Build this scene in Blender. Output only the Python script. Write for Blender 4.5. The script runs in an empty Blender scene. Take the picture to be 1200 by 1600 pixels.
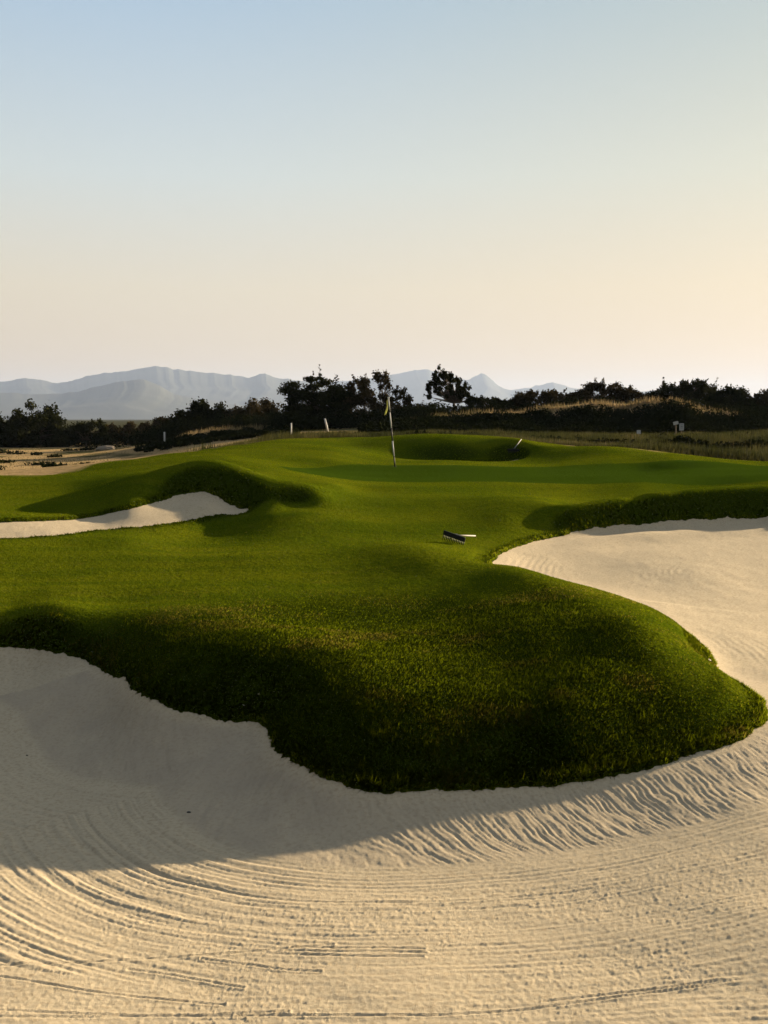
import bpy, math, random
import numpy as np
from mathutils import Vector, Matrix
R = math.radians
scene = bpy.context.scene
COL = scene.collection
random.seed(7)
rng = np.random.default_rng(11)

# ------------------------------------------------------------------ camera
CAMZ, FPX, TH = 4.0, 1800.0, math.atan(145/1800.0)     # eye height, focal length in px of a 1200x1600 frame, pitch
cam_d = bpy.data.cameras.new('camera')
cam = bpy.data.objects.new('camera', cam_d); COL.objects.link(cam)
cam_d.sensor_fit = 'VERTICAL'; cam_d.sensor_height = 36.0; cam_d.lens = FPX/1600*36.0
cam_d.clip_start = 0.1; cam_d.clip_end = 120000
cam.location = (0, 0, CAMZ); cam.rotation_euler = (math.pi/2 - TH, 0, 0)
scene.camera = cam

# ------------------------------------------------------------------ sky, sun, exposure
SUN_EL, SUN_AZ = 13.3, 54.0        # azimuth measured from the view direction (+Y) towards the right (+X)
w = bpy.data.worlds.new('World'); scene.world = w; w.use_nodes = True
nt = w.node_tree; nt.nodes.clear()
out = nt.nodes.new('ShaderNodeOutputWorld'); bg = nt.nodes.new('ShaderNodeBackground'); sky = nt.nodes.new('ShaderNodeTexSky')
sky.sky_type = 'NISHITA'; sky.sun_disc = False; sky.sun_elevation = R(SUN_EL); sky.sun_rotation = R(SUN_AZ)
sky.altitude = 0; sky.air_density = 1.0; sky.dust_density = 1.6; sky.ozone_density = 1.0
bg.inputs['Strength'].default_value = 0.053
# evening dust pales the clear-sky colours towards the horizon: graded by elevation, warmer towards the sun
tc = nt.nodes.new('ShaderNodeTexCoord'); sep = nt.nodes.new('ShaderNodeSeparateXYZ'); nt.links.new(tc.outputs['Generated'], sep.inputs[0])
cr_ = nt.nodes.new('ShaderNodeValToRGB'); nt.links.new(sep.outputs['Z'], cr_.inputs[0]); els = cr_.color_ramp.elements
SKYK = 1.0
for i, (p_, c_) in enumerate(((0.0, (.71,.475,.28)), (.05, (.79,.57,.36)), (.11, (.83,.685,.475)), (.20, (.69,.735,.70)), (.33, (.45,.60,.74)), (.60, (.45,.51,.60)))):
    e_ = els[i] if i < 2 else els.new(p_)
    e_.position = p_; e_.color = (*c_, 1)
dt = nt.nodes.new('ShaderNodeVectorMath'); dt.operation = 'DOT_PRODUCT'; nt.links.new(tc.outputs['Generated'], dt.inputs[0])
dt.inputs[1].default_value = (math.sin(R(SUN_AZ))*math.cos(R(SUN_EL)), math.cos(R(SUN_AZ))*math.cos(R(SUN_EL)), math.sin(R(SUN_EL)))
mr = nt.nodes.new('ShaderNodeMapRange'); mr.inputs[1].default_value = .4; mr.inputs[2].default_value = 1.0; mr.interpolation_type = 'SMOOTHSTEP'; nt.links.new(dt.outputs['Value'], mr.inputs[0])
wm = nt.nodes.new('ShaderNodeMix'); wm.data_type = 'RGBA'; wm.blend_type = 'MULTIPLY'; nt.links.new(mr.outputs[0], wm.inputs[0]); nt.links.new(cr_.outputs[0], wm.inputs[6]); wm.inputs[7].default_value = (1.03, .88, .62, 1)
sc_ = nt.nodes.new('ShaderNodeVectorMath'); sc_.operation = 'SCALE'; sc_.inputs['Scale'].default_value = 5.0; mr2 = nt.nodes.new('ShaderNodeMapRange'); mr2.interpolation_type = 'SMOOTHSTEP'; nt.links.new(dt.outputs['Value'], mr2.inputs[0])      # unseen sky opposite the low sun darkened to cut fill on the turf walls
for i_, v_ in ((1, -.60), (2, .26), (3, .10), (4, 1.0)): mr2.inputs[i_].default_value = v_
sa = nt.nodes.new('ShaderNodeVectorMath'); sa.operation = 'SCALE'; nt.links.new(wm.outputs[2], sa.inputs[0]); nt.links.new(mr2.outputs[0], sa.inputs['Scale']); nt.links.new(sa.outputs[0], sc_.inputs[0])
sm = nt.nodes.new('ShaderNodeMix'); sm.data_type = 'RGBA'; sm.inputs[0].default_value = .85; nt.links.new(sky.outputs['Color'], sm.inputs[6]); nt.links.new(sc_.outputs[0], sm.inputs[7])
nt.links.new(sm.outputs[2], bg.inputs['Color']); nt.links.new(bg.outputs[0], out.inputs['Surface'])
sun_d = bpy.data.lights.new('sun', 'SUN'); sun = bpy.data.objects.new('sun', sun_d); COL.objects.link(sun)
sun_d.energy = 5.0; sun_d.angle = R(0.6); sun_d.color = (1.0, 0.80, 0.54)
sd = Vector((math.sin(R(SUN_AZ))*math.cos(R(SUN_EL)), math.cos(R(SUN_AZ))*math.cos(R(SUN_EL)), math.sin(R(SUN_EL))))
sun.rotation_euler = sd.to_track_quat('Z', 'Y').to_euler()
sun.location = sd*50
vs = scene.view_settings
vs.view_transform = 'Standard'; vs.look = 'None'; vs.gamma = 1.0; vs.use_curve_mapping = False
vs.exposure = 1.86
scene.cycles.use_denoising = True
scene.cycles.max_bounces = 6; scene.cycles.diffuse_bounces = 3; scene.cycles.transmission_bounces = 3
scene.cycles.volume_bounces = 0

# ------------------------------------------------------------------ helpers
ST, CT = math.sin(TH), math.cos(TH)
def ray(px, py):
    xc, yc = (px-600)/FPX, (800-py)/FPX
    return np.array([xc, CT+yc*ST, -ST+yc*CT])
def at_z(px, py, z):
    d = ray(px, py); t = (z-CAMZ)/d[2]; return np.array([d[0]*t, d[1]*t, z])
def at_y(px, py, Y):
    d = ray(px, py); t = Y/d[1]; return np.array([d[0]*t, Y, CAMZ+d[2]*t])
def smooth(a, b, x):
    t = np.clip((x-a)/(b-a), 0, 1); return t*t*(3-2*t)
def catmull(pts, n):
    P = np.asarray(pts, float); P = np.vstack([2*P[0]-P[1], P, 2*P[-1]-P[-2]]); o = []
    t = (np.arange(n)/n)[:, None]
    for i in range(1, len(P)-2):
        a, b, c, d = P[i-1:i+3]
        o.append(.5*(2*b+(c-a)*t+(2*a-5*b+4*c-d)*t**2+(3*b-a-3*c+d)*t**3))
    o.append(P[-2][None]); return np.vstack(o)
def _hash(ix, iy, s):
    h = (ix*374761393 + iy*668265263 + s*974634111) & 0xFFFFFFFF
    h = ((h ^ (h >> 13))*1274126177) & 0xFFFFFFFF
    return ((h ^ (h >> 16)) & 0xFFFF)/65535.0
def vnoise(x, y, s=0):
    ix, iy = np.floor(x).astype(np.int64), np.floor(y).astype(np.int64)
    fx, fy = x-ix, y-iy; fx = fx*fx*(3-2*fx); fy = fy*fy*(3-2*fy)
    a, b, c, d = _hash(ix, iy, s), _hash(ix+1, iy, s), _hash(ix, iy+1, s), _hash(ix+1, iy+1, s)
    return (a*(1-fx)+b*fx)*(1-fy)+(c*(1-fx)+d*fx)*fy*1.0
def fbm(x, y, s=0, o=4):
    v, a, t = 0, .5, 0
    for k in range(o):
        v = v+a*vnoise(x*2**k+17*k, y*2**k-9*k, s+k); t += a; a *= .5
    return v/t
def tag(o, label=None, cat=None, group=None, kind=None):
    if label: o['label'] = label
    if cat: o['category'] = cat
    if group: o['group'] = group
    if kind: o['kind'] = kind
    return o
def np_mesh(name, co, tris=None, quads=None, mats=(), attrs=None, smooth_shade=False, corner=None):
    me = bpy.data.meshes.new(name)
    co = np.asarray(co, np.float32); me.vertices.add(len(co)); me.vertices.foreach_set('co', co.ravel())
    loops, starts, tot = [], [], 0
    if quads is not None and len(quads):
        loops.append(np.asarray(quads, np.int32).ravel()); starts.append(np.arange(len(quads))*4+tot); tot += 4*len(quads)
    if tris is not None and len(tris):
        loops.append(np.asarray(tris, np.int32).ravel()); starts.append(np.arange(len(tris))*3+tot); tot += 3*len(tris)
    loops = np.concatenate(loops).astype(np.int32); starts = np.concatenate(starts).astype(np.int32)
    me.loops.add(len(loops)); me.loops.foreach_set('vertex_index', loops)
    me.polygons.add(len(starts)); me.polygons.foreach_set('loop_start', starts)
    if smooth_shade: me.polygons.foreach_set('use_smooth', np.ones(len(starts), bool))
    for k, v in (attrs or {}).items():
        a = me.attributes.new(k, 'FLOAT', 'POINT'); a.data.foreach_set('value', np.asarray(v, np.float32))
    me.update(calc_edges=True)
    for m in mats: me.materials.append(m)
    o = bpy.data.objects.new(name, me); COL.objects.link(o); return o
def part(o, parent):
    o.parent = parent; return o
def empty(name, loc, label, cat, group=None, rz=0.0):
    o = bpy.data.objects.new(name, None); COL.objects.link(o); o.empty_display_size = .2
    o.location = loc; o.rotation_euler = (0, 0, rz); return tag(o, label, cat, group)

class NB:                                     # tiny node builder
    def __init__(s, name):
        s.m = bpy.data.materials.new(name); s.m.use_nodes = True; s.t = s.m.node_tree; s.t.nodes.clear()
        s.out = s.t.nodes.new('ShaderNodeOutputMaterial')
    def n(s, typ, **kw):
        nd = s.t.nodes.new(typ)
        for k, v in kw.items():
            if hasattr(nd, k): setattr(nd, k, v)
            else: nd.inputs[k.replace('_', ' ')].default_value = v
        return nd
    def l(s, a, b): s.t.links.new(a, b)
    def attr(s, name): return s.n('ShaderNodeAttribute', attribute_name=name).outputs['Fac']
    def math(s, op, a, b=0.0, c=None, clamp=False):
        nd = s.n('ShaderNodeMath', operation=op, use_clamp=clamp)
        for i, v in enumerate((a, b, c)):
            if v is None: continue
            if isinstance(v, (int, float)): nd.inputs[i].default_value = v
            else: s.l(v, nd.inputs[i])
        return nd.outputs[0]
    def mix(s, f, a, b):
        nd = s.n('ShaderNodeMix', data_type='RGBA')
        for i, v in ((0, f), (6, a), (7, b)):
            if isinstance(v, (int, float)): nd.inputs[i].default_value = v
            elif isinstance(v, tuple): nd.inputs[i].default_value = (*v, 1)
            else: s.l(v, nd.inputs[i])
        return nd.outputs[2]
    def noise(s, scale, detail=3, vec=None, rough=.55):
        nd = s.n('ShaderNodeTexNoise'); nd.inputs['Scale'].default_value = scale; nd.inputs['Detail'].default_value = detail
        nd.inputs['Roughness'].default_value = rough
        if vec is None: vec = s.n('ShaderNodeNewGeometry').outputs['Position']
        s.l(vec, nd.inputs['Vector']); return nd.outputs['Fac']
    def ramp(s, f, a, b):
        nd = s.n('ShaderNodeMapRange'); nd.interpolation_type = 'SMOOTHSTEP'
        nd.inputs[1].default_value = a; nd.inputs[2].default_value = b; s.l(f, nd.inputs[0]); return nd.outputs[0]
    def bump(s, h, strength, dist):
        nd = s.n('ShaderNodeBump'); nd.inputs['Strength'].default_value = strength; nd.inputs['Distance'].default_value = dist
        s.l(h, nd.inputs['Height']); return nd.outputs[0]
    def surf(s, color, rough=.9, normal=None, translucent=0.0, spec=.1, metallic=0.0):
        p = s.n('ShaderNodeBsdfPrincipled'); p.inputs['Roughness'].default_value = rough
        p.inputs['Specular IOR Level'].default_value = spec; p.inputs['Metallic'].default_value = metallic
        if isinstance(color, tuple): p.inputs['Base Color'].default_value = (*color, 1)
        else: s.l(color, p.inputs['Base Color'])
        if normal is not None: s.l(normal, p.inputs['Normal'])
        sh = p.outputs[0]
        if translucent > 0:
            t = s.n('ShaderNodeBsdfTranslucent'); mx = s.n('ShaderNodeMixShader'); mx.inputs[0].default_value = translucent
            if isinstance(color, tuple): t.inputs[0].default_value = (*color, 1)
            else: s.l(color, t.inputs[0])
            s.l(sh, mx.inputs[1]); s.l(t.outputs[0], mx.inputs[2]); sh = mx.outputs[0]
        s.l(sh, s.out.inputs['Surface']); return s.m

# ------------------------------------------------------------------ ground relief
# grass edge of the great front/right bunker, as (photo px, photo py, height): the peninsula of turf lies inside it
EDGE_A = [(-420,1040,1.06),(-150,1016,1.02),(0,1012,1.0),(60,1015,.98),(120,1028,.95),(180,1058,.9),(240,1098,.85),(330,1120,.8),(400,1133,.76),
 (415,1152,.74),(440,1182,.7),(500,1215,.66),(570,1233,.62),(650,1238,.6),(740,1236,.6),(830,1230,.61),(900,1222,.63),(1000,1204,.68),(1080,1182,.74),
 (1150,1158,.8),(1188,1134,.85),(1200,1110,.9),(1188,1088,.93),(1150,1066,.97),(1125,1050,1.0),(1110,1020,1.04),(1080,995,1.1),(1030,970,1.2),(960,945,1.3),
 (900,930,1.36),(850,915,1.42),(800,903,1.47),(775,895,1.5),(768,884,1.53),(780,868,1.57),(800,857,1.6),(850,843,1.65),(900,834,1.7),(950,828,1.73),
 (1000,823,1.76),(1100,817,1.79),(1200,812,1.82),(1400,806,1.86),(1560,812,1.82)]
EDGE_B = [(-170,853,1.72),(0,843,1.75),(80,838,1.77),(150,830,1.8),(250,820,1.86),(330,808,1.95),(386,800,2.02),(370,794,2.08),(345,781,2.24),(330,773,2.35),
 (310,771,2.375),(280,775,2.33),(250,783,2.25),(200,795,2.14),(150,807,1.985),(100,813,1.96),(0,816,1.985),(-170,818,2.0),(-240,835,1.85)]
EDGE_C = [(.3,40.7,2.58),(.8,40.95,2.47),(1.3,41.0,2.42),(2.4,41.2,2.42),(3.9,41,2.44),(4.7,40.4,2.52),(4.2,39.4,2.45),(2.4,39.2,2.42),(1.3,39.2,2.42),(.6,39.6,2.50)]      # metres
def world_edge(E, closed):
    P = catmull(E+([E[0]] if closed else []), 8)
    return np.array([at_z(*p) for p in P])
eA = world_edge(EDGE_A, False); eB = world_edge(EDGE_B, True)[:-1]; eC = catmull(EDGE_C+EDGE_C[:1], 8)[:-1]
closeA = np.array([(15,24.5,1.7),(17.5,20,1.2),(17,12,.8),(13,6,.7),(8,4.0,.6),(0,3.7,.55),(-7,4.0,.5),(-11,6.5,.6),(-12,10,.75),(-11,13,.95)])
polyA = np.vstack([eA, closeA])

SAND = [(0,1600,.40),(600,1600,.40),(1200,1600,.46),(0,1450,.34),(600,1450,.37),(1200,1450,.52),(0,1340,.28),(150,1340,.28),(300,1340,.31),(450,1342,.34),(650,1344,.37),(900,1325,.44),(1060,1300,.53),(1200,1262,.64),
 (0,1100,.62),(0,1160,.42),(120,1180,.38),(220,1230,.36),(0,1250,.31),(150,1280,.3),(270,1270,.36),(100,1060,.82),(180,1120,.62),(300,1200,.5),(400,1240,.46),(500,1290,.42),
 (900,900,1.33),(1100,900,1.35),(1100,950,1.14),(1000,920,1.26),(300,795,2.12),(330,790,2.17),(250,802,2.05),(200,808,2.0),(150,819,1.885),(1180,1000,1.02),(1200,1050,.95),(1200,920,1.2),(900,900,1.34)]
TURF = [(0,975,1.25),(-150,978,1.27),(100,976,1.27),(180,980,1.27),(240,1005,1.25),(300,1030,1.22),(380,1042,1.23),(460,1045,1.24),(540,1082,1.17),(640,1098,1.13),(760,1108,1.08),(900,1130,.99),
 (1000,1000,1.40),(1005,1050,1.23),(1010,1100,1.03),(965,980,1.45),(900,953,1.505),(830,925,1.55),(760,897,1.62),(700,875,1.76),(650,860,1.79),(615,853,1.785),(710,850,1.73),(760,840,1.73),(760,868,1.58),(1000,1150,.86),(1080,1050,1.12),(1080,1100,.98),(1050,1000,1.27),
 (750,1000,1.31),(650,950,1.36),(850,1000,1.40),(700,1030,1.22),(700,930,1.47),(640,900,1.60),(600,910,1.53),(550,1000,1.25),(450,980,1.33),(550,920,1.46),(300,950,1.38),(150,948,1.36),(0,952,1.33),(800,1050,1.21),(900,1060,1.23),(640,1050,1.22),
 (0,920,1.38),(0,870,1.6),(200,870,1.6),(300,900,1.47),(400,870,1.62),(550,876,1.64),(0,852,1.71),(200,845,1.74),(420,830,1.84),(500,850,1.75),
 (0,778,2.2),(100,773,2.27),(150,766,2.42),(200,754,2.61),(250,745,2.72),(330,740,2.79),(400,748,2.68),(440,757,2.565),(465,763,2.49),(490,768,2.42),(425,799,2.07),(470,785,2.20),(520,776,2.285),(445,793,2.12),(470,795,2.115),(500,783,2.235),
 (0,765,2.31),(0,748,2.5),(-200,750,2.5),(150,733,2.65),(250,715,2.85),(350,699,3.05),(440,687,3.2),(550,684,3.26),(620,685,3.27),(700,686,3.23),(830,692,3.14),(950,705,2.95),(1050,715,2.8),(1130,722,2.66),(1250,725,2.6),
 (330,735,2.77),(250,739,2.72),(400,743,2.70),(440,754,2.58),(490,763,2.43),(200,748,2.63),(330,725,2.80),(420,735,2.69),(520,761,2.41),(1200,766,2.37),(1100,773,2.31),(1000,782,2.22),(900,796,2.10),(616,733,2.5),(616,750,2.38),(616,765,2.28),(800,745,2.42),(1000,735,2.48),(1200,730,2.52),(1000,760,2.32),(1200,757,2.38),(700,723,2.62),(850,724,2.59),(560,727,2.6),(480,735,2.55),(400,728,2.72),(420,710,2.92),(520,705,2.98),(350,720,2.85),
 (1200,771,2.36),(1400,768,2.4),(1100,778,2.3),(1000,787,2.21),(900,801,2.09),(800,816,1.93),(850,790,2.13),(720,801,2.02),(620,815,1.93),(650,832,1.83),(580,835,1.83),(600,790,2.1),(700,775,2.2),(560,770,2.25),
 (545,692,3.1),(835,713,2.74)]
FAR = [(-25,40,1.7),(-18,42,1.7),(-12,46,1.7),(-9,52,2.2),(-40,60,1.5),(-25,60,1.5),(-17,56,1.5),(-14,66,1.6),(-30,80,1.5),(-20,80,1.75),(-22,100,1.6),(-45,100,1.5),(-60,130,1.5),(-35,130,1.6),(-20,130,1.9),
 (-12.5,80,2.9),(-8,80,3.25),(-14,74,2.3),(-16,86,2.4),(-5,60,2.75),(-4,80,3.3),(0,60,2.85),(0,80,3.6),(5,56,2.9),(7,50,2.6),(10,50.3,2.45),(14,50,2.3),(20,49.5,2.25),(26,49,2.2),(10,52.4,2.8),(14,52.2,2.9),(20,52,3.0),(26,51.6,3.05),(14,56,2.95),(20,56,3.0),(8,64,3.0),(16,66,3.1),(26,66,3.2),
 (0.5,71,3.45),(3.2,72.3,4.0),(5.8,72.3,4.25),(10.2,72.3,4.55),(13.5,72.3,4.85),(16.4,72.3,5.0),(18.8,72.3,4.85),(21.4,72.3,4.25),(26,75,3.9),(36,75,3.8),(5,69.4,3.3),(10,69.4,3.3),(15,69.4,3.3),(20,69.4,3.3),(3,76,4.1),(10,76,4.6),(17,76,4.9),(22,76,4.3),(26,70,3.4),
 (3,84,3.9),(10,84,4.2),(18,84,4.4),(26,84,4.0),(40,90,3.8),(-6,100,3.6),(6,100,3.7),(20,100,3.7),(40,110,3.6),(0,140,3.2),(40,140,3.4),(-10,120,3.0),(90,140,3.5),(-110,140,1.4),
 (0,250,2.6),(-120,250,1.5),(150,250,3),(0,0,2.35),(-6,0,2.3),(8,0,2.4),(-15,0,2.2),(18,2,2.4),(0,2.4,1.7),(-7,2.4,1.6),(9,2.4,1.8),(0,-12,2.6),(-20,-12,2.2),(22,-12,2.6),(-16,9,1.9),(-17,16,1.7),(-16,24,2.0),(-20,30,2.1),(-28,16,1.8),(21,12,1.9),(22,22,2.3),(22,32,2.5),(30,40,2.5),(34,20,2.4)]
CREST = [[(-150,978,1.27),(0,975,1.25),(100,976,1.27),(180,980,1.27),(240,1005,1.25),(300,1030,1.22),(380,1042,1.23),(460,1045,1.24),(540,1082,1.17),(640,1098,1.13),(760,1108,1.08),(900,1130,.99)],
 [(0,778,2.2),(100,773,2.27),(150,766,2.42),(200,754,2.61),(250,745,2.72),(330,740,2.79),(400,748,2.68),(440,757,2.565),(465,763,2.49),(490,768,2.42)], [(200,748,2.63),(250,739,2.72),(330,735,2.77),(400,743,2.70),(440,754,2.58),(490,763,2.43)],
 [(850,808,2.0),(900,801,2.09),(1000,787,2.22),(1100,778,2.3),(1200,771,2.36),(1400,768,2.4)], [(900,796,2.10),(1000,782,2.23),(1100,773,2.31),(1200,766,2.37),(1400,762,2.41)],
 [(760,897,1.62),(830,925,1.55),(900,953,1.505),(965,980,1.45),(1000,1000,1.40),(1005,1050,1.23),(1010,1100,1.03)], [(560,702,2.91),(620,697,3.02),(700,695,3.065),(770,697,3.02),(825,704,2.9)]]
crestpts = np.array([at_z(*p) for L in CREST for p in catmull(L, 4)])
bk = eA[(eA[:, 1] > 21.5)][::2]
backpts = np.vstack([bk+[0, -.45, -.05], bk+[0, -1.1, -.12], bk+[0, -1.9, -.20]])
ctrl = np.vstack([backpts, eA[::3], closeA, eB[::3], eC[::4], [at_z(*p) for p in SAND], [at_z(*p) for p in TURF], crestpts, FAR])
keep = []                                         # thin near-duplicate control points
for i, p in enumerate(ctrl):
    if all((p[0]-ctrl[j][0])**2+(p[1]-ctrl[j][1])**2 > .02*max(1, p[1]/15) for j in keep): keep.append(i)
ctrl = ctrl[keep]
def warp(x, y):                                   # compress far distance so that spacing of the points is even
    r = np.sqrt(x*x+y*y)+1e-6; k = 14*np.log1p(r/14)/r
    return x*k, y*k
cx, cy = warp(ctrl[:, 0], ctrl[:, 1]); CS = .24
N = len(cx)
K = np.sqrt((cx[:, None]-cx)**2+(cy[:, None]-cy)**2+CS**2)
A = np.zeros((N+3, N+3)); A[:N, :N] = K-np.eye(N)*.006; A[:N, N] = A[N, :N] = 1; A[:N, N+1] = A[N+1, :N] = cx; A[:N, N+2] = A[N+2, :N] = cy
W = np.linalg.solve(A, np.concatenate([ctrl[:, 2], [0, 0, 0]]))
def relief(x, y):
    sh = x.shape; x = x.ravel(); y = y.ravel(); o = np.empty(len(x))
    for i in range(0, len(x), 60000):
        xx, yy = x[i:i+60000], y[i:i+60000]; rr = np.hypot(xx, yy); wx, wy = warp(xx, yy)
        o[i:i+60000] = (np.sqrt((wx[:, None]-cx)**2+(wy[:, None]-cy)**2+CS**2) @ W[:N])+W[N]+W[N+1]*wx+W[N+2]*wy
    r = np.hypot(x, y); f = smooth(150, 300, r)
    return (o*(1-f)+2.0*f).reshape(sh)
def poly_info(x, y, P, closed=True):
    """signed distance (inside negative) and arc length of nearest point"""
    sh = x.shape; x = x.ravel(); y = y.ravel(); a = P[:, :2]; b = np.roll(a, -1, 0)
    ln = np.linalg.norm(b-a, axis=1); cum = np.concatenate([[0], np.cumsum(ln)[:-1]])
    D = np.full(len(x), 1e9); U = np.zeros(len(x)); ins = np.zeros(len(x), bool)
    for i in range(len(a)):
        ex, ey = b[i]-a[i]; t = np.clip(((x-a[i, 0])*ex+(y-a[i, 1])*ey)/(ln[i]**2+1e-12), 0, 1)
        d = (x-a[i, 0]-ex*t)**2+(y-a[i, 1]-ey*t)**2; m = d < D; D[m] = d[m]; U[m] = (cum[i]+ln[i]*t)[m]
        c = (a[i, 1] > y) != (b[i, 1] > y)
        ins ^= c & (x < (ex*(y-a[i, 1])/(ey if abs(ey) > 1e-12 else 1e-12)+a[i, 0]))
    D = np.sqrt(D); D[ins] *= -1
    return D.reshape(sh), U.reshape(sh)

# polar sheet round the camera's foot: fine where the ground is near, out to the horizon
az = np.concatenate([np.arange(-180, -60, 4.0), np.arange(-60, -23, .8), np.arange(-23, 23, .055), np.arange(23, 60, .8), np.arange(60, 180.01, 4.0)])
rr = [.4]
while rr[-1] < 40000:
    r = rr[-1]; rr.append(r*(1.09 if r < 5.6 else 1.0021 if r < 14 else 1.0042 if r < 60 else 1.02 if r < 200 else 1.1))
rr = np.array(rr); NR, NA = len(rr), len(az)
GX = rr[:, None]*np.sin(np.radians(az))[None]; GY = rr[:, None]*np.cos(np.radians(az))[None]
GZ = relief(GX, GY)
big = np.full(GX.shape, 50.0); SA, UA, SB, SC = big.copy(), np.zeros(GX.shape), big.copy(), big.copy()
m = rr < 45
SA[m], UA[m] = poly_info(GX[m], GY[m], polyA); SB[m], _ = poly_info(GX[m], GY[m], eB)
m2 = (rr > 30) & (rr < 60); SC[m2], _ = poly_info(GX[m2], GY[m2], eC)
SDF = np.minimum(np.minimum(SA, SB), SC)
SDF = SDF+((fbm(GX*17, GY*17, 5, 3)-.5)*.07+(fbm(GX*2.3, GY*2.3, 6, 2)-.5)*.10)*smooth(1.0, .1, np.abs(SDF))      # ragged grass edge

# ---- sand surface detail (real relief): rake furrows, clods, ripples
tip0, tip1 = poly_info(np.array([at_z(560,1232,.62)[0]]), np.array([at_z(560,1232,.62)[1]]), polyA)[1][0], poly_info(np.array([at_z(1180,1140,.84)[0]]), np.array([at_z(1180,1140,.84)[1]]), polyA)[1][0]
d = -SDF; nearm = (rr < 18)[:, None] & (SA < .05)
x, y, dd, u = GX[nearm], GY[nearm], d[nearm], UA[nearm]
wob = fbm(x*1.2, y*1.2, 31, 3)-.5
ontip = smooth(tip0-.6, tip0+.5, u)*smooth(tip1+1.2, tip1-.2, u)
left = smooth(tip0+.2, tip0-.5, u)
band = smooth(.04, .16, dd)*smooth(1.16, 1.06, dd+wob*.12)
ph = u+.40*dd*np.sin(u*.9+1)+.10*np.sin(u*2.1)+wob*.22+.05*(fbm(x*5, y*5, 33, 2)-.5)
par = smooth(1.08, 1.2, dd+wob*.12)*(smooth(17, 10, np.hypot(x, y)))
h = band*ontip*(.0024*np.sin(2*np.pi*ph/.056)*(.1+1.5*fbm(x*7, y*7, 37, 3))+.0125*(fbm(ph*25, dd*4.2, 38, 3)-.5))
h += band*left*.026*(fbm((u-.7*dd)*13, dd*3.5, 39, 3)-.5)+par*left*.03*(fbm(u*1.3, dd*15, 40, 3)-.5)
streak = smooth(.48, .68, fbm(u*.5, dd*3.2, 41, 3))
h += par*streak*.0018*np.sin(2*np.pi*(dd+wob*.05)/.068)
for dc, u0, u1, dep in ((1.42,-3.5,1.2,.016),(1.50,-3.6,2.4,.013),(1.57,-3.2,2.0,.012),(1.65,-3.3,.6,.010),(1.86,-3.5,1.4,.020),(1.94,-3.2,.4,.012),(2.02,-2.6,1.9,.010),(2.45,-1.2,2.6,.008),(2.62,.4,3.4,.008)):
    w_ = smooth(u0-.4+tip0, u0+.4+tip0, u)*smooth(u1+.8+tip0, u1-.4+tip0, u)*(y < 12)
    q = (dd-dc-wob*.06)/.012
    h += .48*w_*dep*(-np.exp(-q*q)+.55*np.exp(-(q-1.8)**2)+.35*np.exp(-(q+1.8)**2))*(.5+.8*fbm(x*4, y*4, 43, 2))
clod = smooth(1.1, 2.0, dd)*(y < 13)
h += (.25+.75*clod)*.0055*(fbm(x*36, y*48, 51, 3)-.5)*(.45+1.1*fbm(x*.9, y*1.6, 53, 3))+par*.011*(fbm(u*5, dd*26, 52, 3)-.5)*(.25+1.3*fbm(u*.7, dd*2.2, 54, 3))+.006*clod*smooth(.6, .78, fbm(x*48, y*62, 57, 2))*smooth(.42, .62, fbm(x*1.1, y*2.2, 59, 3))*.55
h += .0035*(fbm(x*38, y*46, 61, 2)-.5)
h += .05*(fbm(x*.7, y*.9, 63, 3)-.5)*smooth(.1, .8, dd)
for P in ([(425,1478),(520,1482),(600,1484),(665,1487)],[(455,1473),(540,1476),(610,1478),(662,1481)],[(470,1486),(560,1491),(660,1494)],[(315,1489),(390,1500),(440,1509),(500,1515)],
          [(200,1505),(280,1517),(380,1537)],[(0,1590),(300,1584),(700,1588),(1000,1562),(1140,1548)],[(0,1578),(200,1583),(450,1580)],[(0,1520),(150,1545),(350,1565)],[(0,1500),(250,1487),(520,1470)],[(850,1568),(1000,1556),(1130,1546)]):
    p = np.array([at_z(a, b, .39) for a, b in catmull(P, 4)]); mm = (x > p[:, 0].min()-.2) & (x < p[:, 0].max()+.2) & (y > p[:, 1].min()-.2) & (y < p[:, 1].max()+.2)
    xx, yy = x[mm], y[mm]; q = np.full(len(xx), 9.)
    for a, b in zip(p[:-1, :2], p[1:, :2]):
        e = b-a; t = np.clip(((xx-a[0])*e[0]+(yy-a[1])*e[1])/(e@e), 0, 1); q = np.minimum(q, np.hypot(xx-a[0]-e[0]*t, yy-a[1]-e[1]*t))
    q = q/.0095; h[mm] += .011*(-np.exp(-q*q)+.5*np.exp(-(q-2)**2))*(.45+.9*fbm(xx*5, yy*5, 71, 2))
SH = np.zeros(GX.shape); SH[nearm] = h
farm = (rr >= 14)[:, None] & (SDF < .05) & (rr < 60)[:, None]
xf, yf, df = GX[farm], GY[farm], d[farm]
SH[farm] += (.02*(fbm(xf*1.3, yf*1.3, 81, 3)-.5)+.009*(fbm(xf*6, yf*6, 83, 3)-.5)+.0022*np.sin(2*np.pi*(df+.1*fbm(xf*2, yf*2, 87, 2))/.12)*smooth(.5, .65, fbm(xf*.8, yf*.8, 89, 3)))*smooth(0, .3, df)
# ---- turf detail: soft undulation
TZ = GZ+.18*smooth(.02, .50, SA)*smooth(2.0, .7, SA)*smooth(.9, 2.2, GX)*smooth(21, 19, GY)*smooth(10.8, 12.6, GY)+.22*(fbm(GX*.16+3, GY*.46, 97, 2)-.5)*smooth(.2, 1.6, SDF)*(rr < 60)[:, None]+.035*smooth(-.01, .05, SDF)*(rr < 60)[:, None]+(.03*(fbm(GX*.5, GY*.5, 91, 2)-.5)+.010*(fbm(GX*3, GY*3, 93, 3)-.5))*smooth(.05, .5, SDF)*(rr < 150)[:, None]
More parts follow.
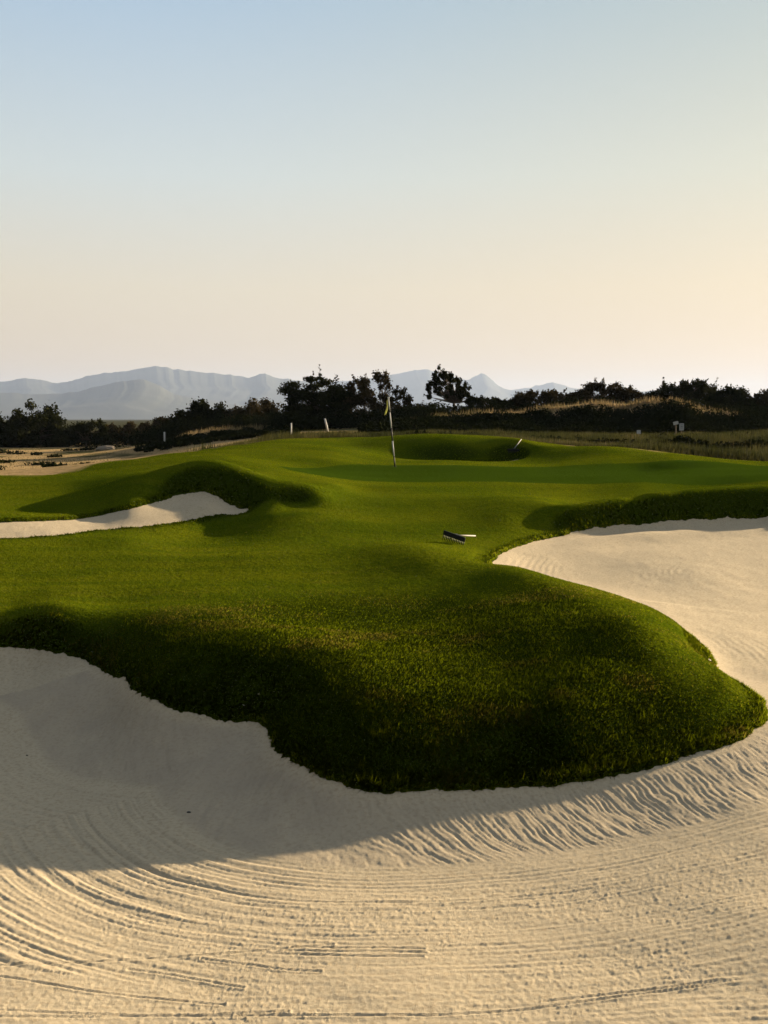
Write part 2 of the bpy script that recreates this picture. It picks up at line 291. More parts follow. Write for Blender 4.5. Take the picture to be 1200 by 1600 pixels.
# how much of the turf is dry rough (outside the mown course) and how much is putting surface
SIL = catmull([(-90,32),(-17,29.5),(-9.3,29.5),(-7.8,31.6),(-6.7,35),(-5.4,39.5),(-4,46),(-1.3,48.5),(2.6,47.6),(5.4,43.5),(7.4,40),(9,38),(11,38),(15,38),(90,44)], 12)
ys = np.interp(GX, SIL[:, 0], SIL[:, 1])
rough = smooth(0, 1.4, GY-ys+(fbm(GX*.5, GY*.5, 95, 3)-.5)*2)*(GY > 0)
ROUGH2 = rough+smooth(110, 170, np.hypot(GX, GY))
GREEN = world_edge([(430,731,2.66),(560,728.5,2.6),(700,728.5,2.59),(900,728,2.58),(1060,727.5,2.58),(1300,728,2.57),(1500,740,2.5),(1300,752,2.42),(1000,757,2.34),(800,756,2.34),(600,754,2.36),(480,747,2.47)], True)[:-1]
gm = (rr > 20) & (rr < 60); GRN = np.zeros(GX.shape); gd, _ = poly_info(GX[gm], GY[gm], GREEN); GRN[gm] = smooth(.06, -.06, gd)

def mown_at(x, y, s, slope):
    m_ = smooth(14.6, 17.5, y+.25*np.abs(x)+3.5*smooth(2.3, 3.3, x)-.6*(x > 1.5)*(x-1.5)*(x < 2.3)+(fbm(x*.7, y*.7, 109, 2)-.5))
    return m_*smooth(.06, .3, s)*smooth(.60, .46, slope-.4*smooth(1.9, 2.6, x)*smooth(21, 19, y))  # steep walls count as long grass to deepen their shade; sunlit rim spared
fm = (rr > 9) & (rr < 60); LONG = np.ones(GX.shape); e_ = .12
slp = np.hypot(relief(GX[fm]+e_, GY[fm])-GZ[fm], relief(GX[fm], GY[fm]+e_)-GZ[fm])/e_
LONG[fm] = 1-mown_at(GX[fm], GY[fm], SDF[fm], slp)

def build_sheet(name, Z, keep_sign, mat, attrs, skirt=0.0):
    """cells of the polar sheet on one side of the sand edge, clipped exactly on it"""
    S = SDF*keep_sign; idx = np.arange(NR*NA).reshape(NR, NA)
    c = [idx[:-1, :-1], idx[:-1, 1:], idx[1:, 1:], idx[1:, :-1]]; s = [S.ravel()[k] for k in c]
    pos = sum((q > 0).astype(int) for q in s); full = pos == 4; cut = (pos > 0) & (pos < 4)
    quads = np.stack([k[full] for k in c], 1)
    co = [np.stack([GX, GY, Z], -1).reshape(-1, 3)]; extra = []; tris = []; base = NR*NA; cache = {}; at_ex = {k: [] for k in attrs}
    Sf = S.ravel(); P = co[0]; edge_pairs = []
    def cutv(i, j):
        k = (min(i, j), max(i, j))
        if k not in cache:
            t = Sf[i]/(Sf[i]-Sf[j]); cache[k] = base+len(extra); extra.append(P[i]*(1-t)+P[j]*t)
            for n_, a in attrs.items(): at_ex[n_].append(a.ravel()[i]*(1-t)+a.ravel()[j]*t)
        return cache[k]
    for q in np.stack([k[cut] for k in c], 1).tolist():
        loop = []; cuts = []
        for a in range(4):
            i, j = q[a], q[(a+1) % 4]
            if Sf[i] > 0: loop.append(i)
            if (Sf[i] > 0) != (Sf[j] > 0): v = cutv(i, j); loop.append(v); cuts.append(v)
        for a in range(1, len(loop)-1): tris.append((loop[0], loop[a], loop[a+1]))
        if len(cuts) == 2: edge_pairs.append(cuts)
    extra = np.array(extra) if extra else np.zeros((0, 3)); P = np.vstack([P, extra])
    at = {k: np.concatenate([a.ravel(), at_ex[k]]) for k, a in attrs.items()}
    if skirt:
        low = {}; lo = []
        for a, b in edge_pairs:
            for v in (a, b):
                if v not in low: low[v] = len(P)+len(lo); lo.append((*P[v][:2], P[v][2]-skirt))
        tris += [(a, b, low[b]) for a, b in edge_pairs]+[(a, low[b], low[a]) for a, b in edge_pairs]
        ks = list(low); P = np.vstack([P, lo]); at = {k: np.concatenate([v, v[ks]]) for k, v in at.items()}
    tris = np.array(tris).reshape(-1, 3)
    return P, quads, tris, at
def compact(P, quads, tris, at, pick=None):
    if pick is not None:
        quads = quads[pick[quads[:, 0]]]; tris = tris[pick[tris[:, 0]]]
    used = np.zeros(len(P), bool); used[quads.ravel()] = True; used[tris.ravel()] = True
    mp = np.cumsum(used)-1
    return P[used], mp[quads], mp[tris], {k: v[used] for k, v in at.items()}

# ---- materials of the ground
b = NB('sand'); geo = b.n('ShaderNodeNewGeometry').outputs['Position']
n1 = b.noise(.9, 4); n2 = b.noise(26, 3); n3 = b.noise(160, 2)
colr = b.mix(n1, (.49, .405, .275), (.44, .365, .25)); colr = b.mix(b.ramp(n2, .42, .75), colr, (.37, .295, .19)); colr = b.mix(b.ramp(n3, .55, .8), colr, (.54, .465, .35))
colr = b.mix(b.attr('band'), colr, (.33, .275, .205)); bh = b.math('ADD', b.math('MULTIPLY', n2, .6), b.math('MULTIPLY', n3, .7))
M_sand = b.surf(colr, .95, b.bump(bh, .55, .012), spec=.05)
b = NB('turf'); n1 = b.noise(.35, 4); n2 = b.noise(3.2, 4); n3 = b.noise(42, 3); n4 = b.noise(11, 4); tcx = b.n('ShaderNodeMapping'); tcx.inputs['Scale'].default_value = (.25, 1.6, .6); b.l(b.n('ShaderNodeNewGeometry').outputs['Position'], tcx.inputs['Vector']); n5 = b.noise(1.3, 4, tcx.outputs[0])
g = b.mix(b.ramp(n1, .35, .65), (.074, .094, .003), (.110, .120, .004)); g = b.mix(b.math('MULTIPLY', b.ramp(n2, .55, .8), .5), g, (.10, .085, .015)); g = b.mix(b.math('MULTIPLY', b.ramp(n4, .45, .75), .55), g, (.034, .056, .002)); g = b.mix(b.math('MULTIPLY', b.ramp(n5, .42, .66), .5), g, (.040, .066, .002)); g = b.mix(b.ramp(n3, .4, .75), g, (.026, .042, .002))
g = b.mix(b.math('MULTIPLY', b.attr('long'), .8), g, (.018, .028, .002)); g = b.mix(b.attr('green'), g, b.mix(n3, (.024, .046, .003), (.032, .054, .003)))  # base under long grass darkened, putting shade into the steep walls' colour
dn = b.noise(.16, 5); dr = b.mix(b.ramp(n2, .35, .7), (.36, .25, .125), (.25, .18, .085)); dr = b.mix(b.ramp(dn, .52, .62), dr, (.07, .065, .03)); dr = b.mix(b.ramp(b.attr('rough'), 1.0, 2.0), dr, (.05, .05, .028))
M_turf = b.surf(b.mix(b.math('MINIMUM', b.attr('rough'), 1.0), g, dr), 1.0, b.bump(b.math('ADD', n3, b.math('MULTIPLY', n4, 1.5)), .7, .03), spec=0.0)

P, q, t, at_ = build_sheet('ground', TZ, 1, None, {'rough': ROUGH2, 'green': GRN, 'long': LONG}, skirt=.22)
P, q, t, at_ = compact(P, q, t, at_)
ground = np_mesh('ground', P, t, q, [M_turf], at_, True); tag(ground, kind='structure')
P, q, t, at_ = build_sheet('sand', GZ+SH, -1, None, {'which': np.where(SB < .3, 1, np.where(SC < .3, 2, 0)).astype(float), 'band': smooth(1.2, 1.05, -SDF+(fbm(GX*1.2, GY*1.2, 31, 3)-.5)*.12)*(.25+.5*fbm(GX*3.5, GY*3.5, 131, 4))*(.55+.45*smooth(tip0+.8, tip0-.4, UA))*smooth(.02, .2, -SDF)*1.0*(rr < 14.6)[:, None]+.9*(SC < .3)})  # band: darker sand along the edge; far bunker darkened whole for its wall's shadow
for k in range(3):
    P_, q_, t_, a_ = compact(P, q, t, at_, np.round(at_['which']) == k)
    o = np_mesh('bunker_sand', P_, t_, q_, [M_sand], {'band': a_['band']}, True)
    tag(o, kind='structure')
def ground_z(x, y):
    x = np.asarray(x, float); y = np.asarray(y, float); r = np.hypot(x, y); a = np.degrees(np.arctan2(x, y))
    ri = np.interp(r, rr, np.arange(NR)); ai = np.interp(a, az, np.arange(NA)); i = np.clip(ri.astype(int), 0, NR-2); j = np.clip(ai.astype(int), 0, NA-2); fr = ri-i; fa = ai-j
    f = lambda G: (G[i, j]*(1-fa)+G[i, j+1]*fa)*(1-fr)+(G[i+1, j]*(1-fa)+G[i+1, j+1]*fa)*fr
    s = f(SDF); return np.where(s > 0, f(TZ), f(GZ+SH)), s, f(rough), f(GRN)

# ------------------------------------------------------------------ grass blades, dry grass, scrub (uncountable: one object each)
def blade_mat(name, c0, c1, c2, tr):
    b = NB(name); t = b.attr('tint')
    c = b.mix(b.ramp(t, 0, .5), c0, c1); c = b.mix(b.ramp(t, .6, 1.0), c, c2)
    return b.surf(c, .9, None, tr, spec=.03)
def blades(name, x, y, z, length, wid, tint, mat, t0=20, t1=70, nrm=None, jit=.11):
    """one leaf per blade, leaning t0..t1 degrees from upright, its flat side turned up"""
    n = len(x); a = rng.uniform(0, 2*np.pi, n); ti = np.radians(rng.uniform(t0, t1, n)); wd = a+np.pi/2+rng.normal(0, .35, n)
    p = np.empty((n, 3, 3), np.float32); cx_, sx_ = np.cos(wd)*wid*.5, np.sin(wd)*wid*.5
    p[:, 0] = np.stack([x-cx_, y-sx_, z-.002], 1); p[:, 1] = np.stack([x+cx_, y+sx_, z-.002], 1)
    p[:, 2] = np.stack([x+np.cos(a)*np.sin(ti)*length, y+np.sin(a)*np.sin(ti)*length, z+np.cos(ti)*length], 1)
    if nrm is not None: p[:, :, 2] -= ((p[:, :, 0]-x[:, None])*nrm[0][:, None]+(p[:, :, 1]-y[:, None])*nrm[1][:, None])/nrm[2][:, None]
    o = np_mesh(name, p.reshape(-1, 3), np.arange(3*n).reshape(-1, 3), None, [mat], {'tint': np.repeat(tint, 3)})
    if nrm is not None:
        nn = np.stack(nrm, 1)/np.linalg.norm(np.stack(nrm, 1), axis=1)[:, None]+rng.normal(0, jit, (n, 3)); nn /= np.linalg.norm(nn, axis=1)[:, None]
        at = o.data.attributes.new('custom_normal', 'FLOAT_VECTOR', 'POINT'); at.data.foreach_set('vector', np.repeat(nn, 3, 0).astype(np.float32).ravel())
    return tag(o, kind='stuff')
M_grass = blade_mat('grass_blade', (.062, .104, .003), (.235, .285, .005), (.34, .27, .04), .5)
M_straw = blade_mat('dry_grass_blade', (.024, .030, .008), (.075, .070, .022), (.25, .185, .095), .3)
n = 1500000
r = 1/rng.uniform(1/52, 1/9.2, n); a = R(1)*rng.uniform(-25, 27, n); x, y = r*np.sin(a), r*np.cos(a)
z, s, ro, gr = ground_z(x, y)
k = (s > .004) & (ro < .75); x, y, z, s, ro, gr, r = [v[k] for v in (x, y, z, s, ro, gr, r)]
edge = smooth(.35, .02, s); e_ = .06
gxp, gyp = (ground_z(x+e_, y)[0]-ground_z(x-e_, y)[0])/(2*e_), (ground_z(x, y+e_)[0]-ground_z(x, y-e_)[0])/(2*e_)
gxp, gyp = np.clip(gxp, -1, 1), np.clip(gyp, -1, 1); gn = (-gxp, -gyp, np.ones(len(x)))
mown = mown_at(x, y, s, np.hypot(gxp, gyp))
kp = rng.random(len(x)) > .62*mown*(r < 30); x, y, z, s, gr, r, edge, mown, gxp, gyp = [v[kp] for v in (x, y, z, s, gr, r, edge, mown, gxp, gyp)]; gn = (-gxp, -gyp, np.ones(len(x)))
hgt = (.020+.017*fbm(x*.6, y*.6, 101, 3)+.03*edge*rng.random(len(x)))*(1-.5*mown)*(1-.75*gr)*(.6+.8*rng.random(len(x)))*(mown*.95+(1-mown)*(.55+.9*fbm(x*5, y*5, 107, 3)))
wid = np.maximum(.006, r/1024*.75)*(.6+.7*rng.random(len(x)))*(1-.3*gr)
tint = np.clip(.35*fbm(x*.45, y*.45, 103, 3)+.55*rng.random(len(x))**2+.5*smooth(.52, .72, fbm(x*1.1, y*1.5, 105, 3))*(1-gr)*(r < 18)-.75*gr+.14*mown, 0, 1)
blades('grass', x, y, z, hgt, wid, tint, M_grass, 42, 86, gn)
print('BLADES', len(x))

# straggling tufts that hang over the cut edge of the turf
def edge_tufts(E, n):
    a = E[:-1]; b_ = E[1:]; i = rng.integers(0, len(a), n); t = rng.random(n)[:, None]; p = a[i]*(1-t)+b_[i]*t; dv = (b_[i]-a[i])[:, :2]; dv /= np.linalg.norm(dv, axis=1)[:, None]+1e-9
    return p[:, 0]+rng.normal(0, .05, n), p[:, 1]+rng.normal(0, .05, n)
ex_, ey_ = [np.concatenate(v) for v in zip(edge_tufts(eA[60:-10], 52000), edge_tufts(np.vstack([eB, eB[:1]]), 9000))]
ez_, es_, _, _ = ground_z(ex_, ey_); k = (es_ > 0) & (es_ < .10) & (fbm(ex_*4, ey_*4, 151, 3) > .40); ex_, ey_, ez_ = ex_[k], ey_[k], ez_[k]; er_ = np.hypot(ex_, ey_)
o_ = blades('grass', ex_, ey_, ez_-.01, .024+.036*rng.random(len(ex_))**2, np.maximum(.005, er_/1024*.6)*(.6+.6*rng.random(len(ex_))), np.clip(.25+.75*rng.random(len(ex_))**1.5, 0, 1), M_grass, 25, 95)

def scatter(n, az0, az1, r0, r1):
    r = 1/rng.uniform(1/r1, 1/r0, n); a = np.radians(rng.uniform(az0, az1, n)); return r*np.sin(a), r*np.cos(a), r
x, y, r = scatter(900000, -27, 27, 30, 135); z, s, ro, gr = ground_z(x, y)
tallr = smooth(-7, -4, x)*smooth(0, 2, y-np.interp(x, SIL[:, 0], SIL[:, 1])-2)*smooth(68, 63, y)           # belt of tall grass behind the course
crest = np.exp(-((y-72.7)/.75)**2)*smooth(0, 2, x)*smooth(24, 22, x)                                         # crest of the long bank
bank = np.exp(-((y-80)/2.5)**2)*smooth(-16, -13, x)*smooth(-3, -6, x)
field = smooth(-6, -9, x)*smooth(54, 64, y)*(fbm(x*.22, y*.22, 121, 4))
left_edge = np.exp(-((y-np.interp(x, SIL[:, 0], SIL[:, 1])-3.0)/1.5)**2)*smooth(-5, -7, x)
patch = .35+1.1*fbm(x*.35, y*.35, 123, 3)
amt = np.clip(tallr*1.0+crest*1.2+bank*1.0+.14*field, 0, 1)
k = (ro > .5) & (rng.random(len(x)) < amt); x, y, r, z, tallr, crest, bank, field, left_edge, patch = [v[k] for v in (x, y, r, z, tallr, crest, bank, field, left_edge, patch)]
hgt = np.maximum.reduce([.42*tallr*patch, 0.42*crest, .5*bank*patch, .10*field, .35*left_edge*patch])*(.5+.8*rng.random(len(x)))
tint = np.clip(.15+.5*fbm(x*.3, y*.3, 125, 3)+.5*crest+.4*bank+.35*field-.45*left_edge-.25*tallr+.4*tallr*smooth(.5, .75, fbm(x*.7, y*.7, 127, 3))+.3*(rng.random(len(x))-.4), 0, 1)
blades('dry_grass', x, y, z, hgt, r/1024*.9*(.5+.8*rng.random(len(x))), tint, M_straw, 0, 35)
print('DRY', len(x))

# ------------------------------------------------------------------ trees and shrubs
def leaf_mat(name, c0, c1, tr=.12):
    b = NB(name); return b.surf(b.mix(b.attr('tint'), c0, c1), 1.0, None, tr, spec=0.0)
M_leaf = leaf_mat('leaves_dark_green', (.009, .011, .004), (.032, .034, .011))
M_leafb = leaf_mat('leaves_brown_green', (.014, .013, .005), (.07, .052, .022))
M_bark = NB('bark'); M_bark = M_bark.surf(M_bark.mix(M_bark.noise(14, 4), (.06, .045, .03), (.12, .095, .07)), .9)
def leaf_quads(c, size):
    n = len(c); u = rng.normal(size=(n, 3)); u /= np.linalg.norm(u, axis=1)[:, None]; v = np.cross(u, rng.normal(size=(n, 3))); v /= np.linalg.norm(v, axis=1)[:, None]
    s = size[:, None]; return np.stack([c-u*s, c+v*s*.5, c+u*s, c-v*s*.5], 1).reshape(-1, 3)
def tube_np(P, rad, sides=6):
    P = np.asarray(P, float); vs_, q = [], []
    for i, p in enumerate(P):
        t = P[min(i+1, len(P)-1)]-P[max(i-1, 0)]; t /= np.linalg.norm(t)+1e-9
        a = np.cross(t, (0, 1, .13)); a /= np.linalg.norm(a)+1e-9; b_ = np.cross(t, a)
        for k in range(sides):
            th = 2*np.pi*k/sides; vs_.append(p+(a*math.cos(th)+b_*math.sin(th))*rad[i])
    for i in range(len(P)-1):
        for k in range(sides): q.append((i*sides+k, i*sides+(k+1) % sides, (i+1)*sides+(k+1) % sides, (i+1)*sides+k))
    return vs_, q
class Tubes:
    def __init__(s): s.v, s.q = [], []
    def add(s, P, rad, sides=6):
        v, q = tube_np(P, rad, sides); o = len(s.v); s.v += v; s.q += [tuple(i+o for i in f) for f in q]
    def make(s, name, mat, parent=None):
        o = np_mesh(name, s.v, None, s.q, [mat], None, True); o.parent = parent; return o
def tree(name, label, cat, Y, base, outline, lobe, n_lobes, leaves, mat, group=None, flat=1.0, leaf=.13, low=.0, twigs=0, stems=1, fall=1.3, depth=.3, lean=None):
    bx, by = base; B = at_y(bx, by, Y); gz = float(ground_z(B[0], B[1])[0]); B[2] = gz
    root = empty(name, B, label, cat, group)
    ox = np.array([p[0] for p in outline], float); oy = np.array([p[1] for p in outline], float); sc = Y/FPX
    wpx = ox[-1]-ox[0]; C = []; Rr = []
    for i in range(int(n_lobes*2)):
        px = rng.uniform(ox[0], ox[-1]); top = np.interp(px, ox, oy); r_ = rng.uniform(*lobe)
        r_ = min(r_, max(2.2, (by-top)*.45)); bot = by-(by-top)*low
        py = top+r_*flat+max(0, bot-top-r_*flat)*rng.random()**fall
        edge_ = 1-abs(2*(px-ox[0])/wpx-1)**2
        dy = rng.normal(0, .5)*wpx*sc*depth*max(.25, edge_)
        c = at_y(px, py, Y); c[1] = Y+dy; C.append(c-B); Rr.append(r_*sc)
    C, Rr = np.array(C), np.array(Rr); per = np.maximum(16, 4.0*leaves*(Rr**2)/np.sum(Rr**2)).astype(int); pts, tin = [], []
    for c, r_, m_ in zip(C, Rr, per):
        q = rng.normal(size=(m_, 3)); q /= np.linalg.norm(q, axis=1)[:, None]; q *= (rng.random(m_)**.45*r_*(1+.25*rng.normal(size=m_)))[:, None]; q[:, 2] *= flat
        pts.append(c+q); tin.append(np.clip(rng.random()*.7+.35*rng.random(m_), 0, 1))
    tb = Tubes(); top_h = C[:, 2].max(); r0 = max(.05, top_h*.035)/math.sqrt(stems)
    for sidx in range(stems):
        ofs = np.array([0, 0, -.15])
        cc = C[sidx::stems]; mid = cc.mean(0)*np.array([.55, .55, .5]); 
        tb.add([ofs, ofs*.5+mid*.5+rng.normal(0, .04, 3), mid], [r0*1.25, r0*.9, r0*.7])
        for c in cc[:150]:
            m_ = (mid+c)/2+rng.normal(0, .08, 3)*np.linalg.norm(c-mid)*.6
            tb.add([mid, m_, c], [r0*.42, r0*.25, r0*.07], 4)
    for i in range(twigs):
        c = C[rng.integers(len(C))]; dv = c-C.mean(0)*np.array([1, 1, .6]); dv = dv/(np.linalg.norm(dv)+1e-6)+rng.normal(0, .45, 3)+np.array([0, 0, .35]); L = rng.uniform(.25, .7)*Rr.mean()*2.2
        e = c+dv*L; tb.add([c, c+dv*L*.5+rng.normal(0, .04, 3), e], [.022, .016, .008], 3)
        m_ = 14; pts.append(c+dv*(L*rng.uniform(.3, 1.05, m_))[:, None]+rng.normal(0, .06, (m_, 3))); tin.append(rng.random(m_))
    tb.make('trunk', M_bark, root)
    pts = np.vstack(pts); tin = np.concatenate(tin); g_ = pts[:, 2] > -.1; pts, tin = pts[g_], tin[g_]
    v = leaf_quads(pts, leaf*.88*rng.uniform(.5, 1.25, len(pts)))
    cr = np_mesh('crown', v, None, np.arange(len(v)).reshape(-1, 4), [mat], {'tint': np.repeat(tin, 4)}); cr.parent = root
    return root
TL = 'tree line behind the golf course'
# left part of the tree line
tree('broadleaf_tree', 'big dark rounded tree at the far left edge of the dry field', 'tree', 105, (45,694), [(-22,650),(0,640),(10,634),(28,636),(38,622),(55,626),(70,619),(78,640),(92,648),(104,668)], (8,16), 46, 5200, M_leaf, TL, leaf=.2, low=.0, fall=.8)
tree('shrub', 'low dark shrub with one raised tuft right of the big far-left tree', 'shrub', 105, (135,690), [(104,668),(120,660),(140,656),(152,650),(160,660),(168,668)], (5,9), 22, 1500, M_leaf, TL, leaf=.17)
tree('shrub', 'low brownish hedge shrub behind the pale rock on the dry field', 'shrub', 108, (195,688), [(160,668),(180,658),(195,654),(210,660),(225,664)], (5,9), 20, 1400, M_leafb, TL, leaf=.17)
tree('shrub', 'low shrub with a yellowish top behind the left white stake', 'shrub', 106, (240,686), [(215,664),(235,655),(248,650),(262,652),(270,660)], (5,9), 20, 1400, M_leafb, TL, leaf=.17)
tree('thicket_tree', 'dark spreading tree with a peaked crown above the lit dry bank', 'tree', 92, (310,678), [(260,658),(272,646),(288,632),(300,630),(314,616),(324,618),(332,630),(346,628),(352,640)], (5,12), 48, 5200, M_leaf, TL, leaf=.15, twigs=40, fall=.75)
tree('thicket_tree', 'brown-tinged rounded tree just left of the layered tree, above the dry bank', 'tree', 92, (395,676), [(346,640),(360,632),(378,630),(392,624),(412,620),(424,626),(434,642),(440,656)], (5,11), 44, 4600, M_leafb, TL, leaf=.15, twigs=40, fall=.75)
# middle group behind the flag
tree('acacia_tree', 'tall dark tree with layered flat branches and ragged left side', 'tree', 82, (505,670), [(446,600),(455,592),(470,596),(482,590),(490,577),(505,588),(525,588),(536,604),(548,612)], (7,15), 60, 6800, M_leaf, TL, flat=.45, leaf=.13, twigs=50, stems=2, fall=.8)
tree('mesquite_tree', 'tallest broad brownish tree with open airy crown behind the flagstick', 'tree', 82, (585,668), [(540,600),(548,586),(560,576),(575,569),(588,573),(604,580),(618,590),(630,604),(640,620),(655,632)], (4.5,9), 62, 4000, M_leafb, TL, leaf=.12, twigs=170, stems=3, fall=.95)
tree('windswept_tree', 'lone leaning fan-shaped tree standing above the bank right of the flagstick', 'tree', 84, (716,640), [(668,600),(676,580),(686,571),(700,576),(712,588),(726,596),(736,606)], (2,4.2), 40, 2600, M_leaf, TL, leaf=.11, twigs=150, low=.3, fall=1.0)
tree('shrub', 'small rounded bush between the tallest tree and the leaning tree', 'shrub', 82, (665,656), [(640,636),(655,630),(668,632),(684,638)], (4,7), 16, 1000, M_leaf, TL, leaf=.12)
# right part, behind the bank
tree('shrub', 'low dark shrub with small upright sprays right of the leaning tree', 'shrub', 84, (765,642), [(732,624),(745,618),(760,622),(775,618),(790,624),(805,620)], (3,6), 34, 1900, M_leaf, TL, leaf=.11, twigs=30)
tree('shrub', 'rounded brown shrub with thin bare twigs above the middle of the bank', 'shrub', 84, (845,640), [(800,622),(815,612),(830,608),(850,610),(866,608),(880,616),(890,624)], (4,8), 36, 2600, M_leafb, TL, leaf=.12, twigs=50)
tree('thicket_tree', 'feathery tree with ascending sprays above the left shoulder of the bank', 'tree', 86, (930,634), [(886,618),(900,608),(914,606),(926,594),(940,597),(952,600),(966,596),(975,604)], (4,8), 48, 3400, M_leafb, TL, leaf=.12, twigs=70)
tree('shrub', 'small shrub thinning out to the right of the feathery tree', 'shrub', 86, (988,632), [(966,608),(980,602),(994,606),(1006,616)], (4,7), 20, 1200, M_leafb, TL, leaf=.12, twigs=20)
tree('broadleaf_tree', 'dark knobbly tree behind the highest part of the bank', 'tree', 88, (1062,630), [(1012,614),(1030,606),(1045,596),(1062,590),(1078,596),(1090,590),(1104,592),(1114,602)], (5,9), 46, 3800, M_leaf, TL, leaf=.13, twigs=24)
tree('broadleaf_tree', 'wide dome-shaped dark tree at the right end of the bank', 'tree', 86, (1150,650), [(1104,604),(1120,600),(1138,599),(1156,602),(1172,610),(1186,620)], (6,11), 50, 4600, M_leaf, TL, leaf=.13, fall=.8)
tree('broadleaf_tree', 'brownish tree cut by the right edge of the frame behind the bank', 'tree', 86, (1206,652), [(1176,616),(1192,606),(1205,602),(1222,604),(1240,612)], (6,10), 40, 3200, M_leafb, TL, leaf=.13, fall=.8)

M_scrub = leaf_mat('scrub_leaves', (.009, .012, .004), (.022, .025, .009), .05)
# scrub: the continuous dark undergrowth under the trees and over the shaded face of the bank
pts, tin = [], []
def scrub(n, pf, hmax, clump):
    for i in range(n):
        x_, y_ = pf(); hh = hmax*rng.uniform(.45, 1.0); r_ = clump*rng.uniform(.6, 1.2); z_ = float(ground_z(x_, y_)[0])
        m_ = 100; q = rng.normal(size=(m_, 3)); q /= np.linalg.norm(q, axis=1)[:, None]; q *= (rng.random(m_)**.4)[:, None]*np.array([r_, r_, hh*.55])
        pts.append(q+np.array([x_, y_, z_+hh*.42])); tin.append(np.full(m_, rng.random()*.6))
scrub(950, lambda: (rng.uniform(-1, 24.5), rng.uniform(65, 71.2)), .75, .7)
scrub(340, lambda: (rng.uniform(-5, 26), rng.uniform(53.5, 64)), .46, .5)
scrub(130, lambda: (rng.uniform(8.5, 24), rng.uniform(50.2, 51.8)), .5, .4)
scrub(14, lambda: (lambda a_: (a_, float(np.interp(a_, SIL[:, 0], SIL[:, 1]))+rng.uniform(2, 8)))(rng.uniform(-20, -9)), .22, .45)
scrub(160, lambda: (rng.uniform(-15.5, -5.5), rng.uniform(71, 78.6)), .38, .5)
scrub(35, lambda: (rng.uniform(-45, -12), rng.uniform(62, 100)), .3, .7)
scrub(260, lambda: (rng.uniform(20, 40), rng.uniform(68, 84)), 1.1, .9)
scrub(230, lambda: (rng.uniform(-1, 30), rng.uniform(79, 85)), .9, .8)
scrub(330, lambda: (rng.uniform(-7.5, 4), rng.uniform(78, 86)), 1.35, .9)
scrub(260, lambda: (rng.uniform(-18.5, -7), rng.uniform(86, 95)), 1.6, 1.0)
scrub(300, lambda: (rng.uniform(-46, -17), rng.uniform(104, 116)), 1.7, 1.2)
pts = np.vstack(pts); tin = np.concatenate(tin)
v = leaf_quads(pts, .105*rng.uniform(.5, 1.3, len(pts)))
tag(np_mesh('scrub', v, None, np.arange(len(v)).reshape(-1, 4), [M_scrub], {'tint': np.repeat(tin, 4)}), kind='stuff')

# ------------------------------------------------------------------ small things
def plain(name, c, rough=.6, spec=.3, tr=0.0):
    b = NB(name); n1 = b.noise(30, 3); c2 = tuple(v*.8 for v in c); return b.surf(b.mix(n1, c, c2), rough, None, tr, spec)
M_white = plain('white_paint', (.55, .54, .50)); M_black = plain('black_paint', (.012, .012, .012)); M_flag = plain('flag_cloth', (.30, .31, .08), .85, .1, .45); M_flagd = plain('flag_cloth_bright', (.62, .66, .10), .85, .1, .3)  # second flag cloth is a brighter yellow, left unused
M_plast = plain('black_plastic', (.012, .012, .013), .5); M_steel = plain('pale_aluminium', (.30, .28, .25), .7, .2); M_wood = plain('weathered_wood', (.16, .12, .08), .9, .1)
M_rock = plain('pale_rock', (.28, .23, .17), .95, .05); M_print = plain('dark_print', (.05, .05, .06), .8, .1)
def gz_(x_, y_): return float(ground_z(x_, y_)[0])
def mk_tube(name, P, rad, mat, parent=None, sides=10):
    v, q = tube_np(P, rad, sides); n_ = len(P)
    c0, c1 = len(v), len(v)+1; v = v+[np.asarray(P[0], float), np.asarray(P[-1], float)]
    t_ = [(c0, (k+1) % sides, k) for k in range(sides)]+[(c1, (n_-1)*sides+k, (n_-1)*sides+(k+1) % sides) for k in range(sides)]
    o = np_mesh(name, v, t_, q, [mat], None, True); o.parent = parent; return o
def mk_box(name, c, d, mat, parent=None, rot=None, bev=.0):
    import bmesh
    bm = bmesh.new(); bmesh.ops.create_cube(bm, size=1)
    for v in bm.verts: v.co = Vector((v.co.x*d[0], v.co.y*d[1], v.co.z*d[2]))
    if bev: bmesh.ops.bevel(bm, geom=list(bm.edges), offset=bev, segments=2, affect='EDGES')
    M_ = Matrix.Translation(Vector(c)) @ (rot.to_4x4() if rot is not None else Matrix())
    bm.transform(M_); me = bpy.data.meshes.new(name); bm.to_mesh(me); bm.free(); me.materials.append(mat)
    o = bpy.data.objects.new(name, me); COL.objects.link(o); o.parent = parent; return o

